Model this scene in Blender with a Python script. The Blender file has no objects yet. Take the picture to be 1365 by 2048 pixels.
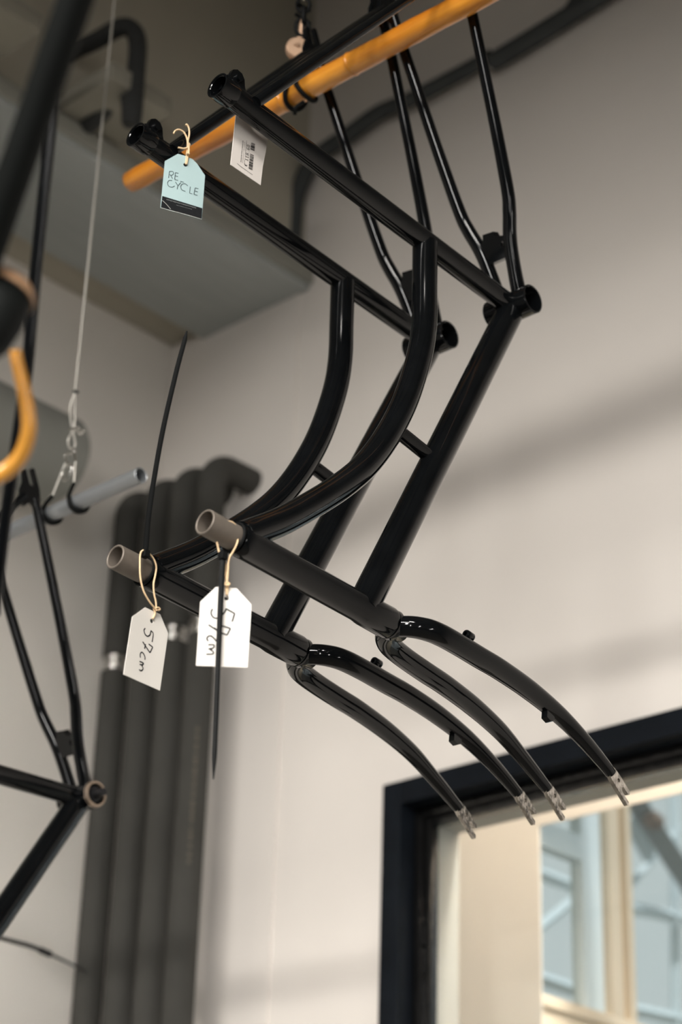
import bpy, bmesh, math, random
from mathutils import Vector, Matrix
random.seed(4)
C = bpy.context.scene.collection
V = Vector

# ------------------------------------------------------------------ camera (metres; z up, +x into the long white wall, +y to the back wall)
CAM = V((-1.87419, -1.45598, 1.56279))
RIGHT = V((0.675017, -0.737225, 0.029174)); DOWN = V((0.344204, 0.279691, -0.896268)); FWD = V((0.652592, 0.615038, 0.442552))
FPX = 4047.139
cd = bpy.data.cameras.new('camera'); cam = bpy.data.objects.new('camera', cd); C.objects.link(cam)
u, v, w = RIGHT, -DOWN, -FWD
cam.matrix_world = Matrix(((u.x, v.x, w.x, CAM.x), (u.y, v.y, w.y, CAM.y), (u.z, v.z, w.z, CAM.z), (0, 0, 0, 1)))
cd.sensor_fit = 'VERTICAL'; cd.sensor_height = 23.5; cd.lens = FPX / 2048 * 23.5
cd.clip_start = .05; cd.clip_end = 60
cd.dof.use_dof = True; cd.dof.focus_distance = 2.42; cd.dof.aperture_fstop = 2.4
bpy.context.scene.camera = cam

def ray(px, py): return RIGHT * ((px - 682.5) / FPX) + DOWN * ((py - 1024) / FPX) + FWD
def at_x(px, py, X): r = ray(px, py); return CAM + r * ((X - CAM.x) / r.x)
def at_y(px, py, Y): r = ray(px, py); return CAM + r * ((Y - CAM.y) / r.y)
def at_z(px, py, Z): r = ray(px, py); return CAM + r * ((Z - CAM.z) / r.z)
def at_d(px, py, D): return CAM + ray(px, py) * D
def depth(p): return (V(p) - CAM).dot(FWD)
def at_plane(px, py, P0, n): r = ray(px, py); return CAM + r * ((V(P0) - CAM).dot(n) / r.dot(n))

# ------------------------------------------------------------------ materials
def mat(name, col, rough=.5, metal=0., coat=0., spec=.5, noise=0., nscale=8., bump=0., bscale=60., col2=None, stretch=None, emit=None):
    m = bpy.data.materials.new(name); m.use_nodes = True
    nt = m.node_tree; b = nt.nodes['Principled BSDF']
    b.inputs['Base Color'].default_value = (*col, 1); b.inputs['Roughness'].default_value = rough
    b.inputs['Metallic'].default_value = metal; b.inputs['Coat Weight'].default_value = coat
    b.inputs['Coat Roughness'].default_value = .05; b.inputs['Specular IOR Level'].default_value = spec
    tc = nt.nodes.new('ShaderNodeTexCoord'); mp = nt.nodes.new('ShaderNodeMapping')
    nt.links.new(tc.outputs['Object'], mp.inputs[0])
    if stretch: mp.inputs['Scale'].default_value = stretch
    n = nt.nodes.new('ShaderNodeTexNoise'); n.inputs['Scale'].default_value = nscale; n.inputs['Detail'].default_value = 5
    nt.links.new(mp.outputs[0], n.inputs['Vector'])
    if noise or col2:
        c2 = col2 or tuple(max(0, c * (1 - noise)) for c in col)
        r = nt.nodes.new('ShaderNodeValToRGB'); r.color_ramp.elements[0].position = .35; r.color_ramp.elements[1].position = .65
        r.color_ramp.elements[0].color = (*c2, 1); r.color_ramp.elements[1].color = (*col, 1)
        nt.links.new(n.outputs['Fac'], r.inputs[0]); nt.links.new(r.outputs[0], b.inputs['Base Color'])
    if bump:
        n2 = nt.nodes.new('ShaderNodeTexNoise'); n2.inputs['Scale'].default_value = bscale; n2.inputs['Detail'].default_value = 4
        nt.links.new(mp.outputs[0], n2.inputs['Vector'])
        bp = nt.nodes.new('ShaderNodeBump'); bp.inputs['Strength'].default_value = bump; bp.inputs['Distance'].default_value = .004
        nt.links.new(n2.outputs['Fac'], bp.inputs['Height']); nt.links.new(bp.outputs[0], b.inputs['Normal'])
    if emit:
        b.inputs['Emission Color'].default_value = (*emit[0], 1); b.inputs['Emission Strength'].default_value = emit[1]
    return m

M = {}
M['wall'] = mat('plaster_white', (.80, .755, .705), .85, noise=.05, nscale=1.2, bump=.12, bscale=45)
M['back'] = mat('plaster_grey', (.76, .725, .67), .9, noise=.06, nscale=1.0, bump=.12, bscale=45)
M['bulk'] = mat('bulkhead_paint', (.47, .44, .36), .9, noise=.12, nscale=1.5, bump=.1, bscale=30)
M['beam'] = mat('soffit_board', (.42, .45, .44), .75, noise=.07, nscale=2.0, stretch=(2, 30, 2))
M['ledge'] = mat('ledge_paint', (.33, .33, .29), .8, noise=.1, nscale=3)
M['box'] = mat('dark_panel', (.30, .285, .235), .85, noise=.1, nscale=3)
M['ceiling'] = mat('ceiling_paint', (.30, .28, .22), .9, noise=.1, nscale=2)
M['floor'] = mat('concrete_floor', (.24, .225, .20), .6, noise=.2, nscale=3)
M['black'] = mat('gloss_black_paint', (.0035, .004, .0045), .08, coat=.0, spec=.30, noise=.3, nscale=30)
M['satin'] = mat('satin_black', (.009, .009, .010), .45, spec=.35, noise=.2, nscale=30)
M['matte'] = mat('matte_black', (.006, .007, .0065), .6, spec=.12, noise=.2, nscale=30)
M['plastic'] = mat('black_nylon', (.005, .0055, .0055), .6, spec=.12, noise=.2, nscale=60)
M['steerer'] = mat('primer_grey_steel', (.17, .145, .12), .55, metal=.35, noise=.12, nscale=60)
M['chrome'] = mat('bare_fork_end', (.66, .62, .57), .14, metal=1., noise=.5, nscale=130, bump=.2, bscale=70)
M['steel'] = mat('zinc_steel', (.62, .61, .58), .25, metal=1., noise=.1, nscale=80)
M['alu'] = mat('brushed_aluminium', (.38, .40, .415), .45, metal=.75, noise=.08, nscale=40, stretch=(30, 1, 30))
M['wire'] = mat('steel_wire', (.55, .53, .48), .35, metal=.6, noise=.1, nscale=200)
M['cord'] = mat('waxed_cord', (.72, .52, .31), .7, noise=.15, nscale=300)
M['paper'] = mat('white_card', (.71, .68, .63), .7, noise=.02, nscale=20)
M['label'] = mat('white_sticker', (.70, .655, .61), .5, noise=.04, nscale=20)
M['blue'] = mat('pale_blue_card', (.34, .46, .465), .7, noise=.05, nscale=25)
M['ink'] = mat('black_ink', (.010, .011, .012), .8, spec=.15, noise=.2, nscale=200)
M['greyink'] = mat('grey_ink', (.20, .19, .18), .6, noise=.2, nscale=200)
M['tealink'] = mat('dark_teal_ink', (.045, .07, .075), .6, noise=.2, nscale=200)
M['faint'] = mat('faint_print', (.16, .17, .17), .6, noise=.2, nscale=200)
M['crease'] = mat('worn_paper_edge', (.55, .55, .52), .8, noise=.2, nscale=200)
M['foam'] = mat('grey_pipe_foam', (.050, .049, .043), .9, noise=.1, nscale=12, bump=.3, bscale=200)
M['foamdark'] = mat('dark_pipe_foam', (.035, .037, .036), .85, noise=.2, nscale=12, bump=.3, bscale=200)
M['foamgrey'] = mat('blue_grey_pipe_foam', (.060, .066, .066), .85, noise=.15, nscale=12)
M['print'] = mat('pale_pipe_print', (.13, .115, .09), .9, noise=.4, nscale=40)
M['duct'] = mat('grey_duct', (.30, .31, .285), .7, noise=.08, nscale=6)
M['tan'] = mat('tan_leather', (.50, .30, .17), .5, noise=.2, nscale=30)
M['brass'] = mat('brass_copper', (.55, .43, .33), .35, metal=.8, noise=.1, nscale=40)
M['copper'] = mat('copper_disc', (.50, .33, .22), .45, metal=.5, noise=.15, nscale=30)
M['framepaint'] = mat('dark_blue_black_paint', (.006, .0085, .0125), .6, spec=.13, noise=.25, nscale=20)
M['framegloss'] = mat('worn_gloss_black', (.006, .006, .006), .16, spec=.5, noise=.3, nscale=40, bump=.4, bscale=60)
M['cream'] = mat('cream_woodwork', (.74, .62, .47), .5, noise=.05, nscale=6)
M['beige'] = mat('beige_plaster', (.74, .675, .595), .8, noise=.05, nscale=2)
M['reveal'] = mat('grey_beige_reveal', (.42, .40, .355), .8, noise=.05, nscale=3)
M['sash'] = mat('pale_blue_sash', (.72, .82, .86), .5, noise=.04, nscale=5)
M['truss'] = mat('pale_truss_paint', (.66, .75, .80), .6, noise=.06, nscale=6)
M['grey'] = mat('grey_panel', (.25, .27, .27), .7, noise=.15, nscale=4)
M['brown'] = mat('rusty_brown', (.20, .13, .09), .7, noise=.3, nscale=8)

def bamboo():
    m = mat('varnished_bamboo', (.62, .255, .035), .28, coat=.35); nt = m.node_tree; b = nt.nodes['Principled BSDF']
    tc = nt.nodes.new('ShaderNodeTexCoord'); mp = nt.nodes.new('ShaderNodeMapping'); mp.inputs['Scale'].default_value = (40, 2.2, 40)
    nt.links.new(tc.outputs['Object'], mp.inputs[0])
    n = nt.nodes.new('ShaderNodeTexNoise'); n.inputs['Scale'].default_value = 2.0; n.inputs['Detail'].default_value = 6
    nt.links.new(mp.outputs[0], n.inputs['Vector'])
    r = nt.nodes.new('ShaderNodeValToRGB'); e = r.color_ramp.elements
    e[0].position = .3; e[0].color = (.42, .12, .005, 1); e[1].position = .72; e[1].color = (.76, .33, .040, 1)
    nt.links.new(n.outputs['Fac'], r.inputs[0]); nt.links.new(r.outputs[0], b.inputs['Base Color'])
    return m
M['bamboo'] = bamboo()
def amber():
    m = mat('amber_varnish', (.72, .33, .05), .25, coat=.5, noise=.4, nscale=14); return m
M['amber'] = amber()
def glass():
    m = bpy.data.materials.new('window_glass'); m.use_nodes = True; nt = m.node_tree
    for n in list(nt.nodes): nt.nodes.remove(n)
    o = nt.nodes.new('ShaderNodeOutputMaterial'); mx = nt.nodes.new('ShaderNodeMixShader'); t = nt.nodes.new('ShaderNodeBsdfTransparent')
    g = nt.nodes.new('ShaderNodeBsdfGlossy'); g.inputs['Roughness'].default_value = .02
    lw = nt.nodes.new('ShaderNodeLayerWeight'); lw.inputs['Blend'].default_value = .5
    pw = nt.nodes.new('ShaderNodeMath'); pw.operation = 'POWER'; pw.inputs[1].default_value = 5
    ma = nt.nodes.new('ShaderNodeMath'); ma.operation = 'MULTIPLY_ADD'; ma.inputs[1].default_value = .93; ma.inputs[2].default_value = .035
    t.inputs['Color'].default_value = (.95, .965, .96, 1)
    nt.links.new(lw.outputs['Facing'], pw.inputs[0]); nt.links.new(pw.outputs[0], ma.inputs[0]); nt.links.new(ma.outputs[0], mx.inputs[0])
    nt.links.new(t.outputs[0], mx.inputs[1]); nt.links.new(g.outputs[0], mx.inputs[2]); nt.links.new(mx.outputs[0], o.inputs[0])
    return m
M['glass'] = glass()

# ------------------------------------------------------------------ mesh helpers
def catmull(P, n=6):
    P = [V(p) for p in P]; out = []
    for i in range(len(P) - 1):
        p0 = P[i - 1] if i else P[0] * 2 - P[1]; p1, p2 = P[i], P[i + 1]
        p3 = P[i + 2] if i + 2 < len(P) else P[-1] * 2 - P[-2]
        for k in range(n):
            t = k / n
            out.append(.5 * ((2 * p1) + (p2 - p0) * t + (2 * p0 - 5 * p1 + 4 * p2 - p3) * t * t + (3 * p1 - p0 - 3 * p2 + p3) * t ** 3))
    out.append(P[-1]); return out

class MB:
    def __init__(s): s.b = bmesh.new()
    def tube(s, pts, r, seg=24, cap=True, flat=None):
        """sweep a circle; r number or list; flat = (axis, factor) squashes the section along an axis"""
        pts = [V(p) for p in pts]; n = len(pts)
        rs = r if isinstance(r, (list, tuple)) else [r] * n
        if len(rs) != n: rs = [rs[0] + (rs[-1] - rs[0]) * i / (n - 1) for i in range(n)] if len(rs) == 2 else [interp(i / (n - 1), [k / (len(rs) - 1) for k in range(len(rs))], rs) for i in range(n)]
        T = [((pts[min(i + 1, n - 1)] - pts[max(i - 1, 0)]).normalized()) for i in range(n)]
        a = V((0, 0, 1)) if abs(T[0].z) < .8 else V((0, 1, 0))
        N = (a - T[0] * a.dot(T[0])).normalized(); rings = []
        for i in range(n):
            N = (N - T[i] * N.dot(T[i])).normalized(); B = T[i].cross(N); ring = []
            for k in range(seg):
                c = 2 * math.pi * k / seg; d = (N * math.cos(c) + B * math.sin(c)) * rs[i]
                if flat: ax = V(flat[0]); d = d - ax * d.dot(ax) * (1 - flat[1])
                ring.append(s.b.verts.new(pts[i] + d))
            rings.append(ring)
        for i in range(n - 1):
            for k in range(seg):
                k2 = (k + 1) % seg; s.b.faces.new((rings[i][k], rings[i][k2], rings[i + 1][k2], rings[i + 1][k]))
        if cap:
            s.b.faces.new(rings[0][::-1]); s.b.faces.new(rings[-1])
        return s
    def lathe(s, P0, ax, prof, seg=32):
        """prof = [(along, radius)...] closed or open profile around axis"""
        P0, ax = V(P0), V(ax).normalized(); a = V((0, 0, 1)) if abs(ax.z) < .8 else V((0, 1, 0))
        N = (a - ax * a.dot(ax)).normalized(); B = ax.cross(N); rings = []
        for (h, r) in prof:
            rings.append([s.b.verts.new(P0 + ax * h + (N * math.cos(2 * math.pi * k / seg) + B * math.sin(2 * math.pi * k / seg)) * max(r, 1e-5)) for k in range(seg)])
        for i in range(len(rings) - 1):
            for k in range(seg):
                k2 = (k + 1) % seg; s.b.faces.new((rings[i][k], rings[i][k2], rings[i + 1][k2], rings[i + 1][k]))
        return s
    def pipe(s, A, B, ro, ri, seg=32, ends='ab', plug=.12):
        """straight hollow tube with rims; bore is plugged `plug` metres in"""
        A, B = V(A), V(B); L = (B - A).length; e = .0008
        prof = []
        if 'a' in ends: prof += [(min(plug, L * .5), 0), (min(plug, L * .5), ri), (e, ri), (0, ri + e), (0, ro - e), (e, ro)]
        else: prof += [(0, 0), (0, ro)]
        if 'b' in ends: prof += [(L - e, ro), (L, ro - e), (L, ri + e), (L - e, ri), (max(L - plug, L * .5), ri), (max(L - plug, L * .5), 0)]
        else: prof += [(L, ro), (L, 0)]
        return s.lathe(A, B - A, prof, seg)
    def box(s, lo, hi, bev=0.):
        lo, hi = V(lo), V(hi)
        r = bmesh.ops.create_cube(s.b, size=1.0)
        for q in r['verts']: q.co = V(((lo.x + hi.x) / 2 + q.co.x * (hi.x - lo.x), (lo.y + hi.y) / 2 + q.co.y * (hi.y - lo.y), (lo.z + hi.z) / 2 + q.co.z * (hi.z - lo.z)))
        if bev:
            ed = list({e for q in r['verts'] for e in q.link_edges})
            bmesh.ops.bevel(s.b, geom=ed, offset=bev, segments=2, affect='EDGES', profile=.6)
        return s
    def plate(s, loops, o, a, b, n, t):
        """2-D polygon (loops[0]) with holes, in the frame o + a*x + b*y, thickness t along n (centred)"""
        bm = bmesh.new(); o, a, b, n = V(o), V(a), V(b), V(n).normalized(); es = []
        for lp in loops:
            vs = [bm.verts.new(o + a * p[0] + b * p[1] - n * (t / 2)) for p in lp]
            es += [bm.edges.new((vs[i], vs[(i + 1) % len(vs)])) for i in range(len(vs))]
        bmesh.ops.triangle_fill(bm, use_beauty=True, use_dissolve=False, edges=es, normal=n)
        r = bmesh.ops.extrude_face_region(bm, geom=list(bm.faces))
        for q in r['geom']:
            if isinstance(q, bmesh.types.BMVert): q.co += n * t
        bmesh.ops.recalc_face_normals(bm, faces=bm.faces)
        me = bpy.data.meshes.new('t'); bm.to_mesh(me); bm.free(); s.b.from_mesh(me); bpy.data.meshes.remove(me); return s
    def ribbon(s, pts, wd, n):
        """flat painted stroke on a card: pts are 3-D points, n = face normal"""
        pts = [V(p) for p in pts]; N = len(pts); L = []; R_ = []
        for i in range(N):
            t = (pts[min(i + 1, N - 1)] - pts[max(i - 1, 0)]).normalized(); sd = n.cross(t).normalized() * wd / 2
            L.append(s.b.verts.new(pts[i] + sd)); R_.append(s.b.verts.new(pts[i] - sd))
        for i in range(N - 1): s.b.faces.new((L[i], R_[i], R_[i + 1], L[i + 1]))
        return s
    def poly(s, pts): s.b.faces.new([s.b.verts.new(V(p)) for p in pts]); return s
    def build(s, name, m, parent=None, angle=40, flip=True):
        if flip: bmesh.ops.recalc_face_normals(s.b, faces=s.b.faces)
        me = bpy.data.meshes.new(name); s.b.to_mesh(me); s.b.free()
        me.materials.append(m)
        for p in me.polygons: p.use_smooth = True
        me.set_sharp_from_angle(angle=math.radians(angle))
        o = bpy.data.objects.new(name, me); C.objects.link(o)
        # put the mesh origin at its own centre
        if len(me.vertices):
            c = sum((q.co for q in me.vertices), V()) / len(me.vertices)
            for q in me.vertices: q.co -= c
            o.location = c
        if parent:
            bpy.context.view_layer.update()
            o.parent = parent; o.matrix_parent_inverse = Matrix.Identity(4)
            o.location = o.location - world_loc(parent)
        return o
def world_loc(o):
    p = V(o.location)
    while o.parent: o = o.parent; p += V(o.location)
    return p
def interp(x, xs, ys):
    if x <= xs[0]: return ys[0]
    for i in range(len(xs) - 1):
        if x <= xs[i + 1]: return ys[i] + (ys[i + 1] - ys[i]) * (x - xs[i]) / (xs[i + 1] - xs[i])
    return ys[-1]
def tag(o, label=None, cat=None, group=None, kind=None):
    if label: o['label'] = label
    if cat: o['category'] = cat
    if group: o['group'] = group
    if kind: o['kind'] = kind
    return o
def thing(name, label, cat, loc, group=None):
    o = bpy.data.objects.new(name, None); C.objects.link(o); o.location = loc; o.empty_display_size = .05
    return tag(o, label, cat, group)
def struct(o, label=None): o['kind'] = 'structure'; (label and o.__setitem__('label', label)); return o

# ------------------------------------------------------------------ the room
XW, YB, ZC = 1.1, 1.965, 5.6
WY0, WY1, WZ0, WZ1 = -.62, 1.19, 1.05, 2.90           # the internal window opening in the right wall
m = MB(); T = .12
m.box((XW, WY1, 0), (XW + T, YB + .1, ZC)); m.box((XW, -5, 0), (XW + T, WY0, ZC))
m.box((XW, WY0, WZ1), (XW + T, WY1, ZC)); m.box((XW, WY0, 0), (XW + T, WY1, WZ0))
struct(m.build('wall_right', M['wall']))
struct(MB().box((-7, YB, 0), (XW, YB + .1, ZC)).build('wall_back', M['back']))
struct(MB().box((-7.1, -5, 0), (-7, YB + .1, ZC)).build('wall_left', M['ceiling']))
struct(MB().box((-7.1, -5.1, 0), (XW + T, -5, ZC)).build('wall_front', M['ceiling']))
struct(MB().box((-7.1, -5.1, ZC), (XW + T, YB + .1, ZC + .1)).build('ceiling', M['ceiling']))
struct(MB().box((-7.1, -5.1, -.1), (6, 5, 0)).build('floor', M['floor']))
struct(MB().box((XW - .006, 1.505, 0), (XW, YB, 4.235)).build('trim_1', M['wall']))          # slightly proud plaster strip in the corner
# soffit: bottom board, low fascia ledge and the tall bulkhead above it
struct(MB().box((-7, 1.475, 4.222), (XW, 1.845, 4.25), .004).build('soffit', M['beam']))
struct(MB().box((-7, 1.462, 4.236), (XW, 1.50, 4.278), .004).build('trim_2', M['ledge']))
struct(MB().box((-7, 1.50, 4.25), (XW, YB, ZC)).build('wall_bulkhead', M['bulk']))
for i, (x0, x1, yf) in enumerate(((.335, .50, 1.235), (-.45, .085, 1.235))):
    a = at_z((225, 83)[i], (155, 65)[i], 4.285)
    struct(MB().box((a.x - (0 if i == 0 else .6), a.y, 4.285), (a.x + (.17 if i == 0 else 0), 1.50, 4.33), .004).build('trim_%d' % (3 + i), M['box']))

# internal window: black steel casing, rebated inner frame, pane
wn = bpy.data.objects.new('window_1', None); C.objects.link(wn); wn.location = (1.11, (WY0 + WY1) / 2, WZ0); wn['kind'] = 'structure'
def rect_frame(x0, x1, y0, y1, z0, z1, wd, bev=.003):
    m = MB()
    m.box((x0, y1 - wd, z0), (x1, y1, z1), bev); m.box((x0, y0, z0), (x1, y0 + wd, z1), bev)
    m.box((x0, y0 + wd, z1 - wd), (x1, y1 - wd, z1), bev); m.box((x0, y0 + wd, z0), (x1, y1 - wd, z0 + wd), bev); return m
rect_frame(1.084, 1.135, WY0, WY1, WZ0, WZ1, .050).build('window_casing', M['framepaint'], wn)
rect_frame(1.128, 1.158, WY0 + .05, WY1 - .05, WZ0 + .05, WZ1 - .05, .020).build('window_frame', M['framegloss'], wn)
rect_frame(1.136, 1.160, WY0 + .069, WY1 - .069, WZ0 + .069, WZ1 - .069, .020, .004).build('glazing_bead', M['framegloss'], wn)
MB().box((1.150, WY0 + .08, WZ0 + .08), (1.156, WY1 - .08, WZ1 - .08)).build('pane', M['glass'], wn)
# plaster reveal behind the pane
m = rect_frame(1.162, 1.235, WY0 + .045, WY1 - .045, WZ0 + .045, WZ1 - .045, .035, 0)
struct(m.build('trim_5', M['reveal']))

# the neighbouring room: beige wall with a full-height opening, then a glazed screen running away from it
XN, YJ, ZL = 1.7, 1.258, 2.982
m = MB(); m.box((XN, YJ, 0), (XN + .004, 4, 4.2)); m.box((XN, -2.5, ZL), (XN + .004, YJ, 4.2)); m.box((XN, -2.5, 0), (XN + .06, -2.0, ZL))
struct(m.build('wall_next', M['beige']))
struct(MB().box((XW + T, -2.5, 4.2), (XN + .06, 4, 4.3)).build('ceiling_next', M['beige']))
sc = bpy.data.objects.new('window_2', None); C.objects.link(sc); sc.location = (2.4, 1.29, 2.0); sc['kind'] = 'structure'
YG = 1.275
def sx(px, py=1800): return at_y(px, py, YG).x
m = MB(); m.box((XN + .006, YG, 0), (4.5, YG + .07, 2.575), .004); m.box((XN + .006, YG - .012, 2.575), (4.5, YG + .08, 2.602), .004)
m.build('sill', M['cream'], sc)
m = MB(); x0, x1 = sx(1214), sx(1264); m.box((x0, YG - .01, 2.602), (x0 + (x1 - x0) * .42, YG + .06, 4.2), .004); m.box((x0 + (x1 - x0) * .42, YG + .012, 2.602), (x1 - (x1 - x0) * .25, YG + .06, 4.2)); m.box((x1 - (x1 - x0) * .25, YG - .006, 2.602), (x1, YG + .06, 4.2), .004)
m.build('mullion', M['cream'], sc)
m = MB(); a, b = sx(1170), sx(1213); m.box((a, YG + .005, 2.602), (a + (b - a) * .45, YG + .04, 4.0), .004); m.box((a + (b - a) * .45, YG + .012, 2.602), (b, YG + .04, 4.0)); m.box((XN + .006, YG + .005, 2.95), (a, YG + .04, 3.01))
m.build('sash', M['sash'], sc)
MB().box((XN + .006, YG + .024, 2.602), (4.5, YG + .028, 4.2)).build('pane', M['glass'], sc)
# hall roof seen beyond the screen
YT = 2.1
def bar(px, q, wd, y=YT):
    a, b = at_y(*px, y), at_y(*q, y); d = (b - a); a = a - d * .8; b = b + d * .8
    return MB().tube([a, b], wd, 4)
tr = thing('roof_truss', 'pale blue roof truss with grey slanting rafter seen through the window panes', 'roof truss', at_y(1160, 1800, YT))
for a, b, wd in (((1080, 1748), (1160, 1778), .022), ((1086, 1850), (1150, 1798), .016), ((1083, 1958), (1160, 1984), .022), ((1267, 1818), (1345, 1833), .02), ((1350, 1740), (1352, 2000), .02), ((1268, 1660), (1285, 1690), .03), ((1270, 2020), (1340, 2035), .02), ((1270, 1760), (1320, 1700), .014)):
    bar(a, b, wd).build('truss_bar', M['truss'], tr)
bar((1285, 1625), (1358, 1735), .042, 2.0).build('rafter', M['grey'], tr)
a = at_y(1310, 1642, 1.95); MB().lathe(a - V((.03, 0, 0)), (1, 0, 0), [(0, 0), (0, .022), (.02, .030), (.05, .024), (.06, 0)], 20).build('rafter_bracket', M['brown'], tr)

# ------------------------------------------------------------------ bicycle frames
def make_frame(O, label, group, S, D, DT, K, HT, CR, curve=None, fork=True, rot=0., cup=None):
    """O = bottom bracket centre; all joints are (x, z) in the frame plane"""
    O = V(O); root = thing('bicycle_frame', label, 'bicycle frame', O, group)
    P = lambda q, y=0.: O + V((q[0], y, q[1]))
    blk = M['black']; S_, D_, K_, HT_, CR_ = V((S[0], 0, S[1])), V((D[0], 0, D[1])), V((K[0], 0, K[1])), V((HT[0], 0, HT[1])), V((CR[0], 0, CR[1]))
    us = S_.normalized()                                   # from bottom bracket towards the seat
    # bottom bracket shell
    m = MB().pipe(O + V((0, -.036, 0)), O + V((0, .036, 0)), .0208, .0178, 40, plug=.02); bb = m.build('bottom_bracket_shell', blk, root)
    if cup:
        MB().lathe(O + V((0, -.0375, 0)), (0, 1, 0), [(0, .0172), (0, .0198), (.004, .0210), (.006, .0210), (.006, .0172), (0, .0172)], 40).build('bearing_cup', M['brass'], bb)
        MB().lathe(O + V((0, -.055, 0)), (0, 1, 0), [(0, 0), (0, .006), (.02, .008), (.02, .0125), (.03, .0125), (.03, 0)], 24).build('axle', M['satin'], bb)
    # seat tube and binder
    MB().pipe(O + S_, O + us * .012, .0150, .0132, 40, ends='a').build('seat_tube', blk, root)
    nrm = V((-us.z, 0, us.x)); nrm = nrm if nrm.z > 0 else -nrm
    sc_ = MB(); q = O + S_ - us * .022
    lobe = [(-.011, .006), (-.013, .018), (-.010, .028), (-.003, .033), (.005, .032), (.010, .026), (.012, .016), (.016, .006)]
    for y in (-.0075, .0075): sc_.plate([lobe], q + V((0, y, 0)), -us, nrm, V((0, 1, 0)), .006)
    sc_.lathe(q + nrm * .022 + V((0, -.0135, 0)), (0, 1, 0), [(0, 0), (0, .0055), (.005, .0060), (.022, .0060), (.027, .0055), (.027, 0)], 20)
    sc_.lathe(O + S_ + us * .0006, -us, [(0, .0142), (0, .0168), (.02, .0168), (.026, .0152)], 40)
    sc_.build('seat_clamp', blk, root)
    # down tube, head tube
    dt = V((DT[0], 0, DT[1])); dend = dt
    MB().tube([O + dt.normalized() * .014, O + dend], .0193, 40).build('down_tube', blk, root)
    uh = (CR_ - HT_).normalized()
    L = (CR_ - K_).length
    MB().lathe(O + K_, uh, [(0, .0145), (0, .0172), (.002, .0180), (.014, .0180), (.018, .0176), (L - .055, .0176), (L - .045, .0190), (L - .004, .0196), (L - .001, .0190), (L, .0150)], 40).build('head_tube', blk, root)
    # upper tube
    if curve:
        pts = catmull([P(q) for q in curve], 8); MB().tube(pts, .0166, 36).build('curved_top_tube', blk, root)
        MB().tube([P((-.243, -.2885)), P((-.160, -.3035))], .0092, 24).build('brace_tube', blk, root)
    else:
        MB().tube([O + us * (S_.length - .07), O + K_ + uh * .03], .0145, 32).build('top_tube', blk, root)
    # chain stays (double bend), seat stays, bridge, rear drop-outs
    ts = (.02, .08, .15, .20, .26, .32, .5, .7, .85, .95); ys = (.0165, .0185, .0225, .0275, .0365, .0425, .0505, .0575, .0625, .0645)
    up = D_.normalized(); bk = V((up.z, 0, -up.x)); bk = bk if bk.x < 0 else -bk     # bk points towards the seat stays
    for s in (-1, 1):
        pts = catmull([O + D_ * t + V((0, s * y, 0)) for t, y in zip(ts, ys)], 5)
        MB().tube(pts, [.0105, .0098, .0098, .0096, .009, .0082, .0078, .0072], 24).build('chain_stay', blk, root)
        a0 = O + us * (S_.length - .052) + V((0, s * .0125, 0)) + nrm * .003; a1 = O + D_ + bk * .020 - up * .018 + V((0, s * .064, 0))
        MB().tube([a0, a0 + (a1 - a0) * .5, a1], [.0078, .0076, .0068], 24).build('seat_stay', blk, root)
        o2 = O + D_ + V((0, s * .065, 0))
        out = [(-.040, -.006), (-.012, -.0125), (.022, -.0125), (.024, -.010), (.024, -.007), (.022, -.005), (-.002, -.005), (-.006, 0), (-.002, .005), (.022, .005), (.024, .007), (.024, .010), (.022, .0125),
               (.004, .016), (-.008, .026), (-.030, .034), (-.036, .026), (-.030, .014), (-.040, .006)]
        hole = [(-.020 + .003 * math.cos(k * math.pi / 4), .020 + .003 * math.sin(k * math.pi / 4)) for k in range(8)]
        MB().plate([out, hole], o2, up, bk, V((0, 1, 0)), .006).build('dropout', blk, root)
    m = MB(); c = O + D_ * .172
    m.plate([[(-.017, -.0225), (-.017, .0225), (.012, .026), (.016, .015), (.026, .012), (.024, -.006), (.016, -.008), (.012, -.026)],
             [(.0015 + .005 * math.cos(k * math.pi / 5), -.0165 + .0045 * math.sin(k * math.pi / 5)) for k in range(10)]], c, up, V((0, 1, 0)), bk, .012)
    m.build('chain_stay_bridge', blk, root)
    if fork:
        fk = MB(); fk.lathe(O + CR_ + uh * .001, uh, [(0, .008), (0, .0185), (.006, .0190), (.010, .0165), (.022, .0150), (.026, 0)], 36)
        fo = fk.build('fork_crown', blk, root)
        MB().pipe(O + HT_, O + K_ - uh * .002, .0148, .0122, 40, ends='a', plug=.1).build('steerer_tube', M['steerer'], fo)
        fx = [-.2342, -.2235, -.208, -.190, -.163, -.125, -.0865, -.031, .025, .072, .1135, .128]
        fz = [-.5545, -.5555, -.557, -.559, -.5625, -.5672, -.5715, -.5815, -.597, -.617, -.638, -.6465]
        fy = [.004, .0200, .0310, .0362, .0392, .0410, .0425, .0445, .0465, .0490, .0500, .0500]
        fr = [.0125, .0130, .0135, .0136, .0134, .0134, .0132, .0126, .0112, .0094, .0078, .0070]
        dd = V((.032, 0, -.025)).normalized(); bb2 = V((-dd.z, 0, dd.x)); bb2 = bb2 if bb2.z > 0 else -bb2
        for s in (-1, 1):
            pts = catmull([P((x, z), s * y) for x, z, y in zip(fx, fz, fy)], 5)
            MB().tube(pts, fr, 28).build('fork_blade', blk, fo)
            o2 = P((.131, -.6485), s * .050)
            out = [(-.016, -.0055), (.002, -.0085), (.041, -.0085), (.043, -.0068), (.040, -.0030), (.024, -.0030), (.0195, .0005), (.022, .0045), (.034, .0045), (.036, .0068), (.032, .0105), (.010, .0105), (-.002, .0095), (-.016, .0055)]
            hole = [(.010 + .0027 * math.cos(k * math.pi / 5), .0030 + .0027 * math.sin(k * math.pi / 5)) for k in range(10)]
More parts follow.
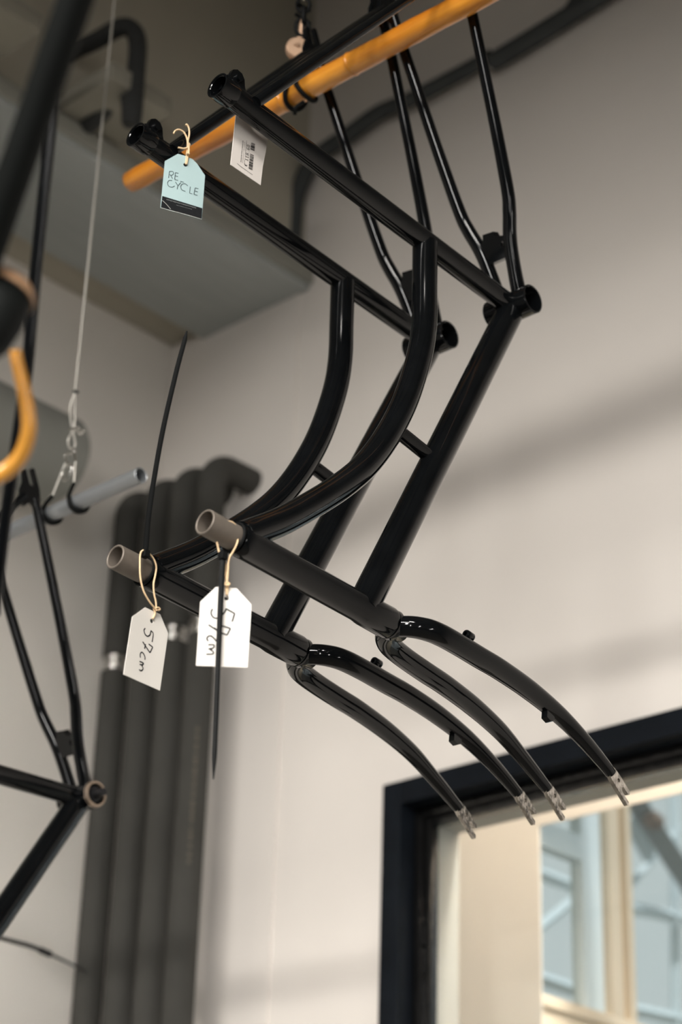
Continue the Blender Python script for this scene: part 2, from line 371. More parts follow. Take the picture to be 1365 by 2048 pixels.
            MB().plate([out, hole], o2, dd, bb2, V((0, 1, 0)), .0055).build('fork_end', M['chrome'], fo)
        up2 = V((.12, 0, 1)).normalized(); q = P((-.150, -.564), -.040)
        tb = V((1, 0, -.10)).normalized(); bp_ = MB().lathe(q + up2 * .0195 - tb * .001, tb, [(0, .0025), (0, .0048), (.001, .0055), (.012, .0055), (.013, .0048), (.013, .003), (.008, .003), (.008, 0)], 20)
        bp_.tube([q + up2 * .010 + tb * .005, q + up2 * .017 + tb * .005], .004, 12); bp_.build('brake_boss', blk, fo)
        q = P((.008, -.5920), -.0460); t2 = V((.055, 0, -.016)).normalized()
        MB().plate([[(-.009, -.004), (.009, -.004), (.006, -.019), (.003, -.021), (-.006, -.020)]], q, t2, V((t2.z * -1, 0, t2.x)), V((0, 1, 0)), .009).build('lamp_bracket', blk, fo)
    return root

J = dict(S=(-.5689, .0379), D=(-.1965, .4482), DT=(-.2890, -.5500), K=(-.4949, -.5364), HT=(-.5440, -.5336), CR=(-.2418, -.5520),
         curve=[(-.1850, .010), (-.1846, -.0446), (-.1850, -.1166), (-.1965, -.1770), (-.2262, -.2590), (-.2735, -.3410), (-.3285, -.4040), (-.4145, -.4790), (-.472, -.5200), (-.486, -.5290)])
O1 = V((0, 0, 3.05)); OFF = V((.0067, .1532, .0060)); O2 = O1 + OFF
O3 = V((.082, .93, 2.556))
make_frame(O1, 'glossy black bicycle frame and fork nearest the camera on the wooden pole', 'black bicycle frames with curved top tubes on the wooden pole', **J)
make_frame(O2, 'glossy black bicycle frame and fork hanging second on the wooden pole, with the blue tag', 'black bicycle frames with curved top tubes on the wooden pole', **J)
du = V((-.521, -.853)).normalized()
make_frame(O3, 'black bicycle frame with brass bearing cup hanging on the silver pole at left', None, S=(-.565, -.018), D=(-.212, .4515), DT=tuple(du * .60), K=tuple(du * .60 + V((-.10, .03))), HT=tuple(du * .60 + V((-.15, .04))), CR=tuple(du * .60 + V((.03, 0))), fork=False, cup=True)

# ------------------------------------------------------------------ poles and their hangers
PX = -.192
yA, yB = .610, -.42
PA, PB = V((PX, yA, 3.4352)), V((PX, yB, 3.4060))
def pole_pt(t): return PA + (PB - PA) * t
m = MB(); N = 40; pts = []; rs = []
for i in range(N + 1):
    t = i / N; pts.append(pole_pt(t)); rs.append(.0172 + .0004 * math.sin(i * 1.7))
pts = [PA + (PA - PB).normalized() * .006] + pts; rs = [.010] + rs; rs[1] = .0165
m.tube(pts, rs, 28)
pole = m.build('bamboo_pole', M['bamboo'], None, 60)
tag(pole, 'orange varnished bamboo pole carrying the two curved black bicycle frames', 'pole')
for t in (.33, .46):     # node rings
    q = pole_pt(t); ax = (PB - PA).normalized(); MB().lathe(q - ax * .003, ax, [(0, .0168), (.001, .0178), (.003, .0182), (.005, .0178), (.006, .0168)], 28).build('node_ring', M['bamboo'], pole)
# hanger of the bamboo pole: black wire loop around the pole, hook, copper disc, chain link, wire to the ceiling
hy = .241; hz = pole_pt((yA - hy) / (yA - yB)).z; hx = PX
hg = thing('hanging_hook', 'black coated wire hook with copper disc holding up the bamboo pole', 'hook', (hx, hy, hz))
def ring_pts(c, r, a0, a1, n=20, tilt=0.): return [V(c) + V((r * math.cos(a), tilt * math.sin(a), r * math.sin(a))) for a in [a0 + (a1 - a0) * k / n for k in range(n + 1)]]
m = MB()
for dy, tl in ((-.012, .008), (.006, -.01)): m.tube(ring_pts((hx, hy + dy, hz), .0215, 0, 2 * math.pi, 28, tl), .0038, 10, cap=False)
m.tube(catmull([(hx + .0, hy - .01, hz - .022), (hx - .008, hy - .002, hz - .034), (hx - .003, hy + .004, hz - .040)], 5), .003, 8)
m.tube(catmull([(hx + .020, hy - .012, hz + .006), (hx + .014, hy - .006, hz + .06), (hx + .004, hy - .002, hz + .10), (hx, hy, hz + .128)], 6), .0034, 10)
m.build('wire_loop', M['plastic'], hg)
a = at_x(592, 98, hx - .005)
MB().lathe(a - V((.0, .006, 0)), V((.55, .8, .1)), [(0, 0), (0, .0165), (.002, .0185), (.010, .0185), (.012, .0165), (.012, 0)], 28).build('copper_disc', M['copper'], hg)
MB().tube(catmull([a, a + V((.006, -.002, .02)), V((hx, hy, hz + .135))], 5), [.008, .006, .004], 10).build('copper_strap', M['copper'], hg)
m = MB()
for k, (c, r) in enumerate((((hx, hy, hz + .120), .013), ((hx + .002, hy, hz + .142), .013), ((hx, hy, hz + .163), .012))):
    m.tube([V(c) + V((.6 * r * math.cos(q), .5 * r * math.cos(q) * (1 if k % 2 else -1), 1.25 * r * math.sin(q))) for q in [2 * math.pi * i / 20 for i in range(21)]], .0032, 8, cap=False)
m.tube([(hx - .014, hy, hz + .158), (hx + .014, hy, hz + .160)], .003, 8); m.tube([(hx - .012, hy + .004, hz + .140), (hx + .016, hy, hz + .137)], .003, 8)
m.build('chain_link', M['plastic'], hg)
MB().tube([(hx, hy, hz + .172), (hx, hy, ZC)], .0012, 8).build('hanging_wire', M['wire'], hg)

# silver pole
sA, sB, SX, SZ = .669, 1.90, -.07, 2.982
sp = MB().pipe((SX, sA, SZ), (SX, sB, SZ), .0128, .0112, 36, plug=.2).build('aluminium_pole', M['alu'])
tag(sp, 'silver aluminium tube pole holding the left bicycle frame', 'pole')
sh = thing('wire_hanger', 'steel wire hanger with two black coated hooks gripping the silver pole', 'hanger', (SX, .85, SZ))
def sx_(px, py): return at_x(px, py, SX)
top = sx_(151, 782); kn = sx_(146, 862); ey = sx_(143, 898); rg = sx_(139, 925)
MB().tube([top, (top.x, top.y, ZC)], .0020, 8).build('hanging_wire', M['wire'], sh)
m = MB()
m.tube(catmull([top, sx_(141, 815), sx_(143, 850), kn], 5), .0018, 8); m.tube(catmull([top, sx_(151, 820), sx_(149, 850), kn], 5), .0018, 8)
m.tube(catmull([kn, sx_(137, 880), sx_(138, 893), ey, sx_(150, 893), sx_(150, 880), kn], 5), .0018, 8)
m.build('wire_eye', M['wire'], sh)
m = MB(); m.tube([sx_(148, 783), sx_(155, 784)], .003, 8); m.build('cable_tie', M['plastic'], sh)
m = MB(); m.tube([sx_(142, 860), sx_(157, 858)], .0038, 12); m.tube([sx_(154, 858), sx_(168, 862)], .0020, 8); m.tube([sx_(158, 866), sx_(163, 866)], .0034, 10); m.build('wire_clamp', M['steel'], sh)
m = MB()
m.tube(catmull([sx_(147, 896), sx_(149, 905), sx_(140, 907), sx_(131, 910), sx_(132, 922), sx_(136, 928)], 5), .0022, 10)
m.tube(catmull([sx_(148, 905), sx_(150, 915), sx_(151, 924)], 4), .0024, 10)
m.tube(catmull([sx_(143, 930), sx_(144, 936), sx_(136, 955), sx_(128, 960), sx_(124, 950), sx_(132, 934), sx_(143, 928)], 5), .0019, 10)
m.build('snap_hook', M['steel'], sh)
for (A, B, yc) in (((131, 926), (104, 994), .885), ((151, 922), (148, 968), .820)):
    a, b = sx_(*A), sx_(*B)
    MB().tube([a, b], .0017, 10).build('hook_arm', M['wire'], sh)
    c = V((SX, yc, SZ)); r = .0162
    p2 = [a + (b - a) * .985, c + V((-r * .75, (b.y - yc) * .5, r * .75)), c + V((-r, 0, 0)), c + V((-.72 * r, -.002, -.72 * r)), c + V((0, -.004, -r)), c + V((.72 * r, -.008, -.72 * r)), c + V((r * 1.02, -.012, -.1 * r))]
    MB().tube(catmull(p2, 6), [.0034, .0034, .0042, .0046, .0044, .0036, .0022], 14).build('coated_hook', M['plastic'], sh)

# ------------------------------------------------------------------ tags
def circle(c, r, n=14): return [(c[0] + r * math.cos(2 * math.pi * k / n), c[1] + r * math.sin(2 * math.pi * k / n)) for k in range(n)]
def make_tag(name, label, cat, P0, az, outline, hole, m, th=.0007, group=None, hr=.0026):
    a = V((math.cos(az), math.sin(az), 0)); b = V((0, 0, 1)); n = b.cross(a)
    if n.dot(CAM - V(P0)) < 0: n = -n
    P0 = V(P0); root = thing(name, label, cat, P0, group)
    to2 = lambda p: ((p - P0).dot(a), (p - P0).dot(b))
    pl = lambda px, py: at_plane(px, py, P0, n)
    loops = [[to2(pl(*p)) for p in outline]]
    if hole: loops.append(circle(to2(pl(*hole)), hr))
    MB().plate(loops, P0, a, b, n, th).build('card', m, root, 20)
    return root, pl, n, th / 2
def strokes(root, name, lines, wd, m, pl, n, off, zoom=None, smooth=True):
    mb = MB()
    for i, ln in enumerate(lines):
        if zoom: ln = [(zoom[0] + x / zoom[2], zoom[1] + y / zoom[2]) for x, y in ln]
        pts = [pl(*p) + n * (off + .00025 + .00001 * i) for p in ln]
        if smooth and len(pts) > 2: pts = catmull(pts, 4)
        mb.ribbon(pts, wd, n)
    return mb.build(name, m, root, flip=False)
def cord(root, lines, r, name='cord'):
    m = MB()
    for ln in lines: m.tube(catmull(ln, 6), r, 10)
    return m.build(name, M['cord'], root)
toC = lambda p, d: V(p) + (CAM - V(p)).normalized() * d
H1 = O1 + V((-.505, 0, -.5358)); H2 = O2 + V((-.505, 0, -.5358))
DEG = math.pi / 180
# left white tag
q = (240, 1200, 10.78); z = lambda s, pts: [(s[0] + x / s[2], s[1] + y / s[2]) for x, y in pts]
root, pl, n, of = make_tag('hang_tag', 'white card tag marked 57cm hanging lower left, with bent cord, clear of any strap', 'tag', toC(H2, .028), -175.25 * DEG,
    z(q, [(540, 158), (865, 310), (1038, 720), (860, 1955), (72, 1605), (262, 360)]), (303.1, 1242.2), M['paper'])
strokes(root, 'lettering', [[(540, 612), (512, 650), (530, 730), (580, 782), (635, 762), (655, 700), (664, 660)], [(664, 660), (710, 735), (686, 910)],
    [(610, 950), (700, 1018)], [(700, 1018), (640, 1140)], [(640, 1140), (560, 1020), (482, 900)], [(545, 950), (522, 1055)],
    [(432, 1245), (430, 1170), (460, 1130), (500, 1160), (530, 1230), (530, 1290)], [(412, 1325), (495, 1362), (480, 1400), (415, 1390)], [(495, 1362), (470, 1420), (490, 1480), (455, 1525), (402, 1505)]], .0015, M['ink'], pl, n, of, q)
z2 = (260, 1060, 11.37)
pz = lambda pts, e=0.: [pl(*p) + n * e for p in z(z2, pts)]
cord(root, [pz([(300, 510), (240, 485), (180, 560), (168, 800), (180, 1100), (250, 1400), (380, 1640), (510, 1800)], .004), pz([(390, 560), (490, 690), (540, 860), (520, 1040), (480, 1240), (490, 1460), (530, 1640), (540, 1800)], .004),
    pz([(505, 1790), (545, 1900), (490, 2030)], .002), pz([(490, 1815), (540, 1790), (590, 1815), (570, 1850), (510, 1845)], .006)], .0011)
# right white tag
q = (385, 1160, 10.5)
root, pl, n, of = make_tag('hang_tag', 'white card tag marked 57cm with a black cable tie hanging across its face', 'tag', toC(H1, .03) + V((.012, 0, 0)), -43.5 * DEG,
    z(q, [(490, 150), (935, 178), (1245, 520), (1160, 1840), (75, 1800), (165, 460)]), (453.4, 1196.5), M['paper'])
TIE = (toC(H1, .03) + V((.012, 0, 0)) + n * .008, n.copy())
strokes(root, 'lettering', [[(425, 610), (392, 690), (430, 780), (520, 808), (620, 745), (690, 660), (705, 608)], [(705, 608), (890, 708)], [(890, 708), (835, 882)],
    [(620, 968), (800, 1022)], [(800, 1022), (730, 1162)], [(730, 1162), (560, 1090), (340, 945)], [(465, 1000), (500, 1055)],
    [(335, 1290), (305, 1240), (330, 1190), (390, 1180), (450, 1225), (500, 1290)], [(330, 1365), (450, 1368), (440, 1430), (330, 1455)], [(440, 1430), (380, 1470), (430, 1500), (435, 1555), (290, 1565)]], .0016, M['ink'], pl, n, of, q)
z2 = (420, 1030, 10.78); pz = lambda pts, e=0.: [pl(*p) + n * e for p in z(z2, pts)]
st1 = [toC(at_y(*p, 0), .018) for p in z(z2, [(385, 140), (480, 155), (555, 240), (595, 420), (590, 600), (500, 790)])]
cord(root, [st1 + pz([(410, 980), (390, 1200), (370, 1490)], .004), [toC(at_y(*p, .0), .004) for p in z(z2, [(150, 580), (190, 760), (240, 970)])], pz([(245, 960), (300, 1030), (330, 1080), (335, 1280), (360, 1490)], .003),
    pz([(360, 1490), (350, 1600), (360, 1740)], .002), pz([(385, 1490), (385, 1600), (362, 1740)], .002), pz([(300, 1540), (350, 1505), (420, 1530), (400, 1560), (320, 1558)], .006)], .0012)
# pale blue shop tag on the second frame
q = (300, 240, 9.75)
S2 = at_y(366, 305, O2.y)
root, pl, n, of = make_tag('hang_tag', 'pale blue card tag with thin dark lettering and black bottom band', 'tag', toC(S2, .035), -22.5 * DEG,
    z(q, [(545, 662), (700, 705), (840, 770), (930, 870), (1075, 1085), (1010, 1945), (205, 1715), (292, 802)]), (370.7, 330), M['blue'])
mb = MB(); mb.poly([pl(*p) + n * (of + .0002) for p in z(q, [(240, 1485), (1020, 1725), (1006, 1940), (212, 1712)])]); mb.build('dark_band', M['ink'], root, flip=False)
strokes(root, 'lettering', [[(362, 1135), (380, 1005)], [(380, 1005), (440, 1010), (458, 1045), (430, 1080), (385, 1075)], [(400, 1080), (440, 1150)],
    [(555, 1045), (495, 1030)], [(495, 1030), (480, 1165)], [(480, 1165), (545, 1182)], [(490, 1095), (545, 1110)], [(588, 1200), (660, 1220)]], .0009, M['tealink'], pl, n, of, q)
strokes(root, 'lettering', [[(430, 1185), (370, 1185), (342, 1235), (365, 1295), (430, 1315), (480, 1290)], [(495, 1210), (545, 1290)], [(600, 1225), (545, 1290), (530, 1355)],
    [(735, 1290), (690, 1250), (630, 1255), (598, 1305), (620, 1365), (690, 1395)], [(785, 1305), (770, 1430)], [(770, 1430), (825, 1448)],
    [(945, 1345), (880, 1330)], [(880, 1330), (855, 1455)], [(855, 1455), (925, 1475)], [(868, 1390), (930, 1408)]], .0009, M['tealink'], pl, n, of, q)
mb = MB()
random.seed(9)
def word_line(x0, y0, x1, y1, k, h):
    for i in range(k):
        t0, t1 = i / k, (i + .62) / k; a_, b_ = (x0 + (x1 - x0) * t0, y0 + (y1 - y0) * t0), (x0 + (x1 - x0) * t1, y0 + (y1 - y0) * t1); hh = h * random.uniform(.6, 1)
        mb.poly([pl(*p) + n * (of + .0004) for p in z(q, [a_, b_, (b_[0], b_[1] + hh), (a_[0], a_[1] + hh)])])
word_line(320, 1545, 905, 1715, 22, 22); word_line(515, 1660, 820, 1745, 14, 10)
mb.build('small_print', M['faint'], root, flip=False)
strokes(root, 'crease', [[(240, 1575), (320, 1650), (400, 1745)], [(205, 1715), (400, 1770), (700, 1850), (1005, 1940)]], .0005, M['crease'], pl, n, of + .0003, q, False)
pz = lambda pts, e=0.: [pl(*p) + n * e for p in z(q, pts)]
cord(root, [pz([(445, 295), (480, 235), (560, 215), (650, 270), (705, 380), (720, 480), (715, 600)], .003), pz([(672, 150), (695, 130), (735, 210), (740, 330), (715, 470), (735, 600), (725, 700)], .005),
    pz([(715, 470), (752, 510), (735, 560), (640, 590), (530, 570)], .004), pz([(715, 600), (705, 720), (690, 880)], .002), pz([(735, 600), (728, 720), (705, 880)], .002), pz([(680, 705), (710, 690), (745, 705)], .005)], .0012)
# price label hanging behind the first seat tube
q = (440, 220, 11.375)
S1 = at_y(505, 255, 0)
root, pl, n, of = make_tag('price_tag', 'white price tag with bar code hanging behind the nearest seat tube', 'tag', V((S1.x, .024, S1.z)), -177.75 * DEG,
    z(q, [(360, 120), (1100, 560), (1040, 960), (975, 1290), (925, 1715), (240, 1245), (300, 700)]), None, M['label'])
mb = MB(); random.seed(21)
def pq(x0, y0, x1, y1, w_): # bar from (x0,y0)-(x1,y1) of thickness w_ (zoom px, along the text direction)
    mb.poly([pl(*p) + n * (of + .0003) for p in z(q, [(x0, y0), (x1, y1), (x1 + w_ * -.10, y1 + w_), (x0 + w_ * -.10, y0 + w_)])])
y = 740
while y < 1330:
    w_ = random.choice((5, 5, 8, 12, 18)); t = (y - 740) / 590
    if not (880 < y < 985): pq(705 - 60 * t, y, 795 - 62 * t, y + 38, w_)
    y += w_ + random.choice((5, 8, 11))
mb.build('bar_code', M['ink'], root, flip=False)
# price figures, drawn along the long side of the label
def glyphs(txt, x0, y0, sx0, sy0, adv):
    G = {'1': [[(0, .75), (.5, 1), (.5, 0)], [(0, 0), (1, 0)]], '8': [[(.5, .52), (.1, .65), (.1, .92), (.5, 1), (.9, .92), (.9, .65), (.5, .52), (.05, .36), (.05, .08), (.5, 0), (.95, .08), (.95, .36), (.5, .52)]],
         '6': [[(.85, .95), (.4, .95), (.05, .5), (.1, .08), (.5, 0), (.9, .1), (.9, .42), (.5, .52), (.1, .4)]], '0': [[(.5, 0), (.1, .15), (.1, .85), (.5, 1), (.9, .85), (.9, .15), (.5, 0)]],
         '.': [[(.42, 0), (.58, .06)]], '€': [[(.95, .85), (.6, 1), (.25, .8), (.18, .5), (.25, .2), (.6, 0), (.95, .15)], [(0, .6), (.75, .6)], [(0, .4), (.7, .4)]]}
    out = []
    for i, ch in enumerate(txt):
        for ln in G.get(ch, []):
            # reading direction runs up the label; glyph tops point left
            out.append([(x0 + (i * adv + gx * sx0) * .135 - (gy - .0) * sy0, y0 - (i * adv + gx * sx0) - gy * sy0 * .42) for gx, gy in ln])
    return out
strokes(root, 'price_figures', glyphs('€ 118.60', 612, 1292, 44, 62, 62), .0006, M['ink'], pl, n, of, q, False)
mb = MB()
for (xa, ya, yb, k, wd) in ((460, 1180, 680, 16, 20), (505, 1200, 720, 14, 9), (545, 1225, 690, 22, 9), (570, 1010, 690, 14, 8)):
    for i in range(k):
        t0, t1 = i / k, (i + random.uniform(.4, .75)) / k; y0, y1 = ya + (yb - ya) * t0, ya + (yb - ya) * t1; x0, x1 = xa + (ya - y0) * .1, xa + (ya - y1) * .1
        mb.poly([pl(*p) + n * (of + .0003) for p in z(q, [(x0, y0), (x0 + wd, y0 + wd * .45), (x1 + wd, y1 + wd * .45), (x1, y1)])])
mb.build('small_print', M['greyink'], root, flip=False)
strokes(root, 'printed_border', [[(385, 1215), (470, 1290), (600, 1380), (740, 1480)]], .0006, M['greyink'], pl, n, of, q, True)

# ------------------------------------------------------------------ cable ties standing off the two head tubes
def cable_tie(label, pix, P0, w0, w1, d0, ax, plane=None):
    P0 = V(P0); root = thing('cable_tie', label, 'cable tie', P0)
    pts = catmull([at_plane(*p, *plane) for p in pix] if plane else [at_d(*p, d) for p, d in zip(pix, d0)], 6); wid = [interp(i / (len(pts) - 1), [0, .86, 1], [w0, w0 * .86, w1]) for i in range(len(pts))]
    m = MB(); m.tube(pts, [x / 2 for x in wid], 10, flat=(FWD, .35)); m.build('strap_tail', M['plastic'], root)
    m = MB(); r = .0167; uh = V(ax)
    a = V((0, 1, 0)); b = uh.cross(a).normalized()
    m.tube([P0 + (a * math.cos(k) + b * math.sin(k)) * r for k in [2 * math.pi * i / 28 for i in range(29)]], .0017, 8, cap=False); m.build('strap_loop', M['plastic'], root)
    h = pts[0]; MB().box(h - V((.004, .004, .0045)), h + V((.004, .004, .0045)), .001).build('locking_head', M['plastic'], root)
UH = (V((-.2418, 0, -.5520)) - V((-.5440, 0, -.5336))).normalized()
dz = depth(H2) - .02
cable_tie('long black cable tie standing straight up from the farther steerer tube', [(291, 1108), (299, 1020), (322, 880), (350, 755), (367, 690), (374, 662)], O2 + V((-.4990, 0, -.5362)), .0062, .0016, [dz] * 6, UH)
dz = depth(H1) - .04
cable_tie('long black cable tie dangling down over the right white tag', [(446, 1112), (443, 1170), (439, 1260), (435, 1360), (430, 1490), (427, 1558)], O1 + V((-.4990, 0, -.5362)), .0064, .0016, None, UH, TIE)

# ------------------------------------------------------------------ insulated risers by the corner
XP, RP = .965, .0325
labels = ['grey foam insulated riser pipe farthest left, next to the back wall', 'grey foam insulated riser pipe second from the left of four', 'grey foam insulated riser pipe second from the right of four', 'grey foam insulated riser pipe farthest right of four, with faint print']
YS = []
for i, ((bx, tx), lab) in enumerate(zip(((170, 262), (228, 325), (287, 383), (346, 440)), labels)):
    yb = at_x(bx, 2048, XP).y; yt = at_x(tx, 985 - 26 * i, XP).y; Y = (yb * .6 + yt * .4); Y = min(Y, YB - RP - .004); YS.append(Y)
    Zt = 3.745; R0 = .055
    pts = [V((XP, Y, 0)), V((XP, Y, 2)), V((XP, Y, Zt - R0))] + [V((XP + R0 * (1 - math.cos(a)), Y, Zt - R0 + R0 * math.sin(a))) for a in [math.pi / 2 * k / 10 for k in range(1, 11)]] + [V((XW - .001, Y, Zt))]
    root = thing('insulated_pipe', lab, 'pipe', (XP, Y, 0), 'four insulated riser pipes in the corner')
    zc = at_x((240, 290, 350, 400)[i], (1312, 1282, 1256, 1242)[i], XP - RP).z
    cuts = [(0, zc - .018), (zc + .018, None)]
    low = [V((XP, Y, 0)), V((XP, Y, 1)), V((XP, Y, zc - .020))]
    MB().tube(low, RP, 32).build('foam_sleeve', M['foam'], root)
    MB().tube([V((XP, Y, zc + .020))] + pts[2:], RP, 32).build('foam_sleeve', M['foam'], root)
    MB().lathe((XP, Y, zc - .024), (0, 0, 1), [(0, 0), (0, .016), (.004, .016), (.004, .024), (.007, .0275), (.017, .0275), (.020, .022), (.028, .022), (.031, .0275), (.041, .0275), (.044, .024), (.044, .016), (.048, .016), (.048, 0)], 32).build('pipe_coupling', M['steel'], root)
    if i == 3:
        mb = MB(); random.seed(5)
        p0, p1 = at_x(402, 1445, XP - RP), at_x(383, 1720, XP - RP); zz = p0.z
        while zz > p1.z:
            h = random.uniform(.006, .016); ang = math.radians(232)
            c = [V((XP + (RP + .0006) * math.cos(ang + da), Y + (RP + .0006) * math.sin(ang + da), z_)) for da, z_ in ((-.11, zz), (.11, zz), (.11, zz - h), (-.11, zz - h))]
            mb.poly(c); zz -= h + random.uniform(.002, .008)
        mb.build('pale_print', M['print'], root, flip=False)

# dark foam conduit on the bulkhead
root = None
a, b, c_ = at_y(160, 110, 1.40), at_y(245, 52, 1.30), at_y(284, 95, 1.33)
xc = c_.x; zt = at_y(262, 62, 1.33).z
P_ = [V((xc - .005, 1.50, zt)), V((xc - .003, 1.42, zt)), V((xc, 1.375, zt)), V((xc, 1.345, zt - .012)), V((xc, 1.333, zt - .045)), V((xc, 1.330, zt - .12)), V((xc, 1.330, 4.14))]
a = at_z(160, 112, zt); b = at_z(240, 55, zt); yv = b.y
P_ = [V((b.x - .02, 1.498, zt)), V((b.x - .005, (1.498 + yv) / 2, zt)), b, b + V((.018, -.022, -.008)), b + V((.026, -.034, -.045)), b + V((.028, -.036, -.12)), b + V((.028, -.036, -.26))]
e = P_[-1]; P_ += [V((e.x + .002, e.y + .03, 4.31)), V((e.x + .004, 1.44, 4.287)), V((e.x + .004, 1.475, 4.285))]
tag(MB().tube(catmull(P_, 6), .0205, 24).build('wall_conduit', M['foamdark']), 'blurred dark conduit looping out of the bulkhead at upper left', 'conduit')

# dark pipe along the right wall
XR = XW - .032
g = lambda px, py: at_x(px, py, XR)
p0, p1, p2, p3, p4 = g(588, 455), g(596, 385), g(630, 318), g(700, 268), g(975, 118)
root = thing('wall_pipe', 'dark foam covered pipe running up along the right wall at top', 'pipe', p0)
A_ = [V((XR, p0.y, 4.28)), V((XR, p0.y, p0.z)), V((XR, p1.y, p1.z)), p2, p3, g(760, 225), g(830, 195), p4]
MB().tube(catmull(A_, 6), [.021, .021, .021, .021, .021, .020, .019, .018], 24).build('foam_sleeve', M['foamgrey'], root)
B_ = [g(985, 125), g(1060, 80), g(1180, 6), g(1330, -90), g(1480, -180)]
MB().tube(B_, .0225, 24).build('foam_sleeve', M['foamgrey'], root)
MB().tube(catmull([g(1110, 48), g(1140, 20), g(1165, -30), g(1175, -90)], 5), .014, 20).build('branch_pipe', M['foamgrey'], root)
m = MB(); q1 = g(983, 108); m.box((XR - .015, q1.y - .006, q1.z - .006), (XW, q1.y + .006, q1.z + .004), .002); m.build('pipe_clip', M['satin'], root)

# round grey duct in front of the back wall
root = thing('air_duct', 'round grey air duct ending near the corner at left', 'duct', (.3, 1.80, 3.63))
c = at_y(130, 920, 1.80); rd = .105
MB().lathe((-3, 1.80, c.z - .01), (1, 0, 0), [(0, 0), (0, rd), (c.x + 3 - .02, rd), (c.x + 3 - .004, rd - .012), (c.x + 3, rd - .03), (c.x + 3, 0)], 40).build('duct_tube', M['duct'], root)
MB().lathe((c.x - .32, 1.80, c.z - .01), (1, 0, 0), [(0, rd), (.004, rd + .006), (.03, rd + .006), (.034, rd)], 40).build('duct_collar', M['steel'], root)

# thin black cable low at the left
pts = [at_y(*p, 1.7) for p in ((-30, 1868), (20, 1881), (60, 1892), (92, 1905))] + [at_y(125, 1920, 1.72), at_y(150, 1932, 1.78), at_y(172, 1944, 1.82)]
root = thing('wall_cable', 'thin black cable with a connector crossing the lower left wall', 'cable', pts[0])
MB().tube(catmull(pts[:4], 4), .0045, 12).build('cable_sleeve', M['satin'], root)
MB().tube([pts[3] - (pts[3] - pts[2]) * .35, pts[3] + (pts[4] - pts[3]) * .25], .0065, 12).build('connector', M['satin'], root)
MB().tube(catmull(pts[3:], 4), .0028, 12).build('cable_core', M['satin'], root)

# ------------------------------------------------------------------ out-of-focus frame close to the camera at the left edge
root = thing('bicycle_frame', 'out of focus black bicycle frame tubes crossing the upper left corner', 'bicycle frame', at_d(20, 640, 1.85))
MB().tube([at_d(188, -120, 1.40), at_d(150, 2, 1.41), at_d(0, 430, 1.46), at_d(-60, 600, 1.48)], .0128, 28).build('down_tube', M['matte'], root)
MB().tube(catmull([at_d(118, 90, 1.8), at_d(106, 215, 1.8), at_d(86, 400, 1.8), at_d(66, 600, 1.8), at_d(54, 740, 1.8), at_d(26, 935, 1.8), at_d(8, 1060, 1.8), at_d(-12, 1230, 1.8)], 5), .0058, 18).build('seat_stay', M['black'], root)
A0 = at_d(16, 572, 1.5); ax = at_d(-52, 690, 1.47) - A0; L = ax.length
sh_ = MB().lathe(A0, ax, [(.006, 0), (.006, .021), (.010, .0235), (L * .5, .0250), (L * .85, .0235), (L * 1.1, .016), (L * 1.15, 0)], 36).build('bottom_bracket_shell', M['matte'], root)
MB().lathe(A0, ax, [(-.003, 0), (-.003, .0185), (.000, .0215), (.004, .0240), (.0085, .0245), (.0085, .020)], 36).build('bearing_cup', M['tan'], sh_)
pts = catmull([at_d(*p, 1.57) for p in ((31, 700), (35, 726), (48, 780), (57, 830), (57, 868), (44, 908), (18, 938), (-20, 958), (-70, 970))], 6)
tag(MB().tube(pts, [.0048, .0052, .0058, .0062, .0066, .0068, .0068], 20).build('curved_handle', M['amber']), 'out of focus amber varnished curved handle at the left edge', 'handle')

# ------------------------------------------------------------------ high rail above the frames (out of the picture; added to band the wall with shade)
struct(MB().box((-.53, -2.6, 3.86), (-.47, 1.45, 3.94), .003).build('trim_6', M['satin']))

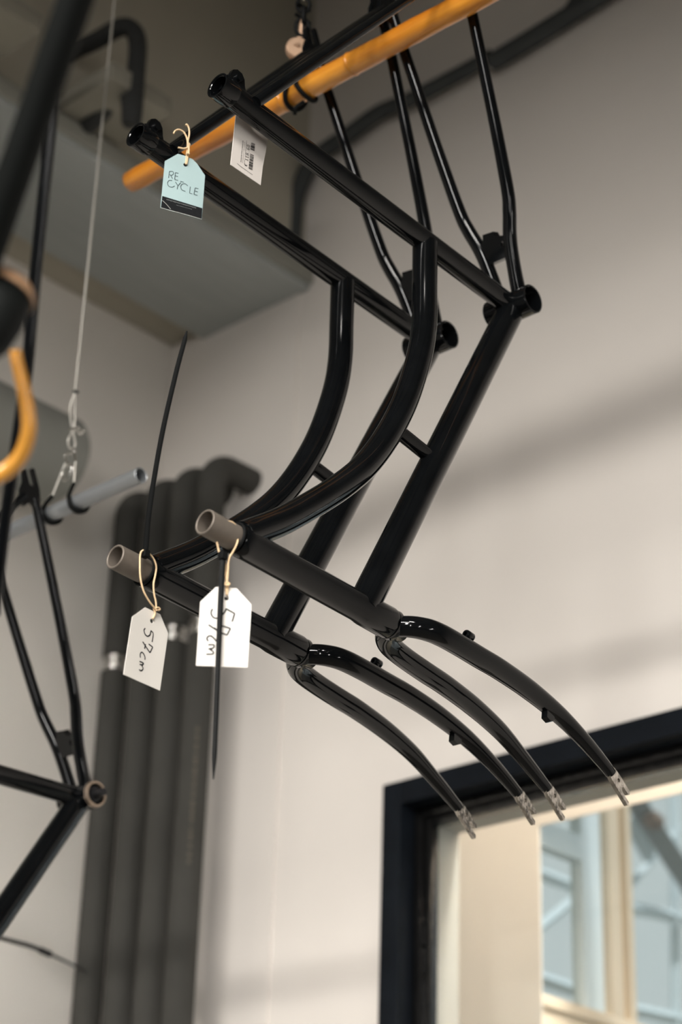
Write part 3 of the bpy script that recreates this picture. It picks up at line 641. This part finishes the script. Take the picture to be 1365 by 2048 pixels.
# ------------------------------------------------------------------ light
def area(name, loc, target, sx, sy, power, col, spread=180):
    l = bpy.data.lights.new(name, 'AREA'); l.shape = 'RECTANGLE'; l.size = sx; l.size_y = sy; l.energy = power; l.color = col; l.spread = math.radians(spread)
    o = bpy.data.objects.new(name, l); C.objects.link(o); o.location = loc
    d = (V(target) - V(loc)).normalized(); X = V((0, 1, 0)); Z = -d; Y = Z.cross(X).normalized(); X = Y.cross(Z).normalized()
    o.matrix_world = Matrix(((X.x, Y.x, Z.x, loc[0]), (X.y, Y.y, Z.y, loc[1]), (X.z, Y.z, Z.z, loc[2]), (0, 0, 0, 1)))
    return o
area('ceiling_strip_lamp', (-5.0, -1.2, 4.85), (1.1, .4, 1.0), 4.2, .30, 57, (1, .955, .90), 58)
for x, y, z in ((-4.8, -3.6, 1.6), (-3.2, -4.9, 1.6), (-.9, -4.9, 1.6)):
    area('side_fill_light', (x, y, z), (.9, 1.2, .6), .11, 1.4, 8.5, (1, .965, .93), 74)  # unseen fill strips, added to brighten the walls and streak the tubes
area('hall_lamp', (-3.1, -2.7, 4.95), (0, .3, 2.2), 1.0, .36, 8, (1, .95, .89), 52)
area('tall_window_light', (-4.4, -2.35, 3.25), (.6, .6, 2.0), .42, 1.3, 11.5, (1, .965, .93), 54)
area('next_room_fill', (1.46, .2, 4.1), (1.60, .7, 2.2), 2.4, .2, 125, (1, .95, .88))  # unseen light added to brighten the neighbouring beige wall
sl = bpy.data.lights.new('sun', 'SUN'); sl.energy = 3.0; sl.angle = .05; so = bpy.data.objects.new('sun', sl); C.objects.link(so); so.rotation_euler = V((.1, .5, -.85)).to_track_quat('-Z', 'Y').to_euler()
W = bpy.data.worlds.new('daylight'); bpy.context.scene.world = W; W.use_nodes = True
bg = W.node_tree.nodes['Background']; bg.inputs[0].default_value = (.60, .66, .67, 1); bg.inputs[1].default_value = 1.0
vs = bpy.context.scene.view_settings; vs.view_transform = 'Standard'; vs.look = 'None'; vs.exposure = 0
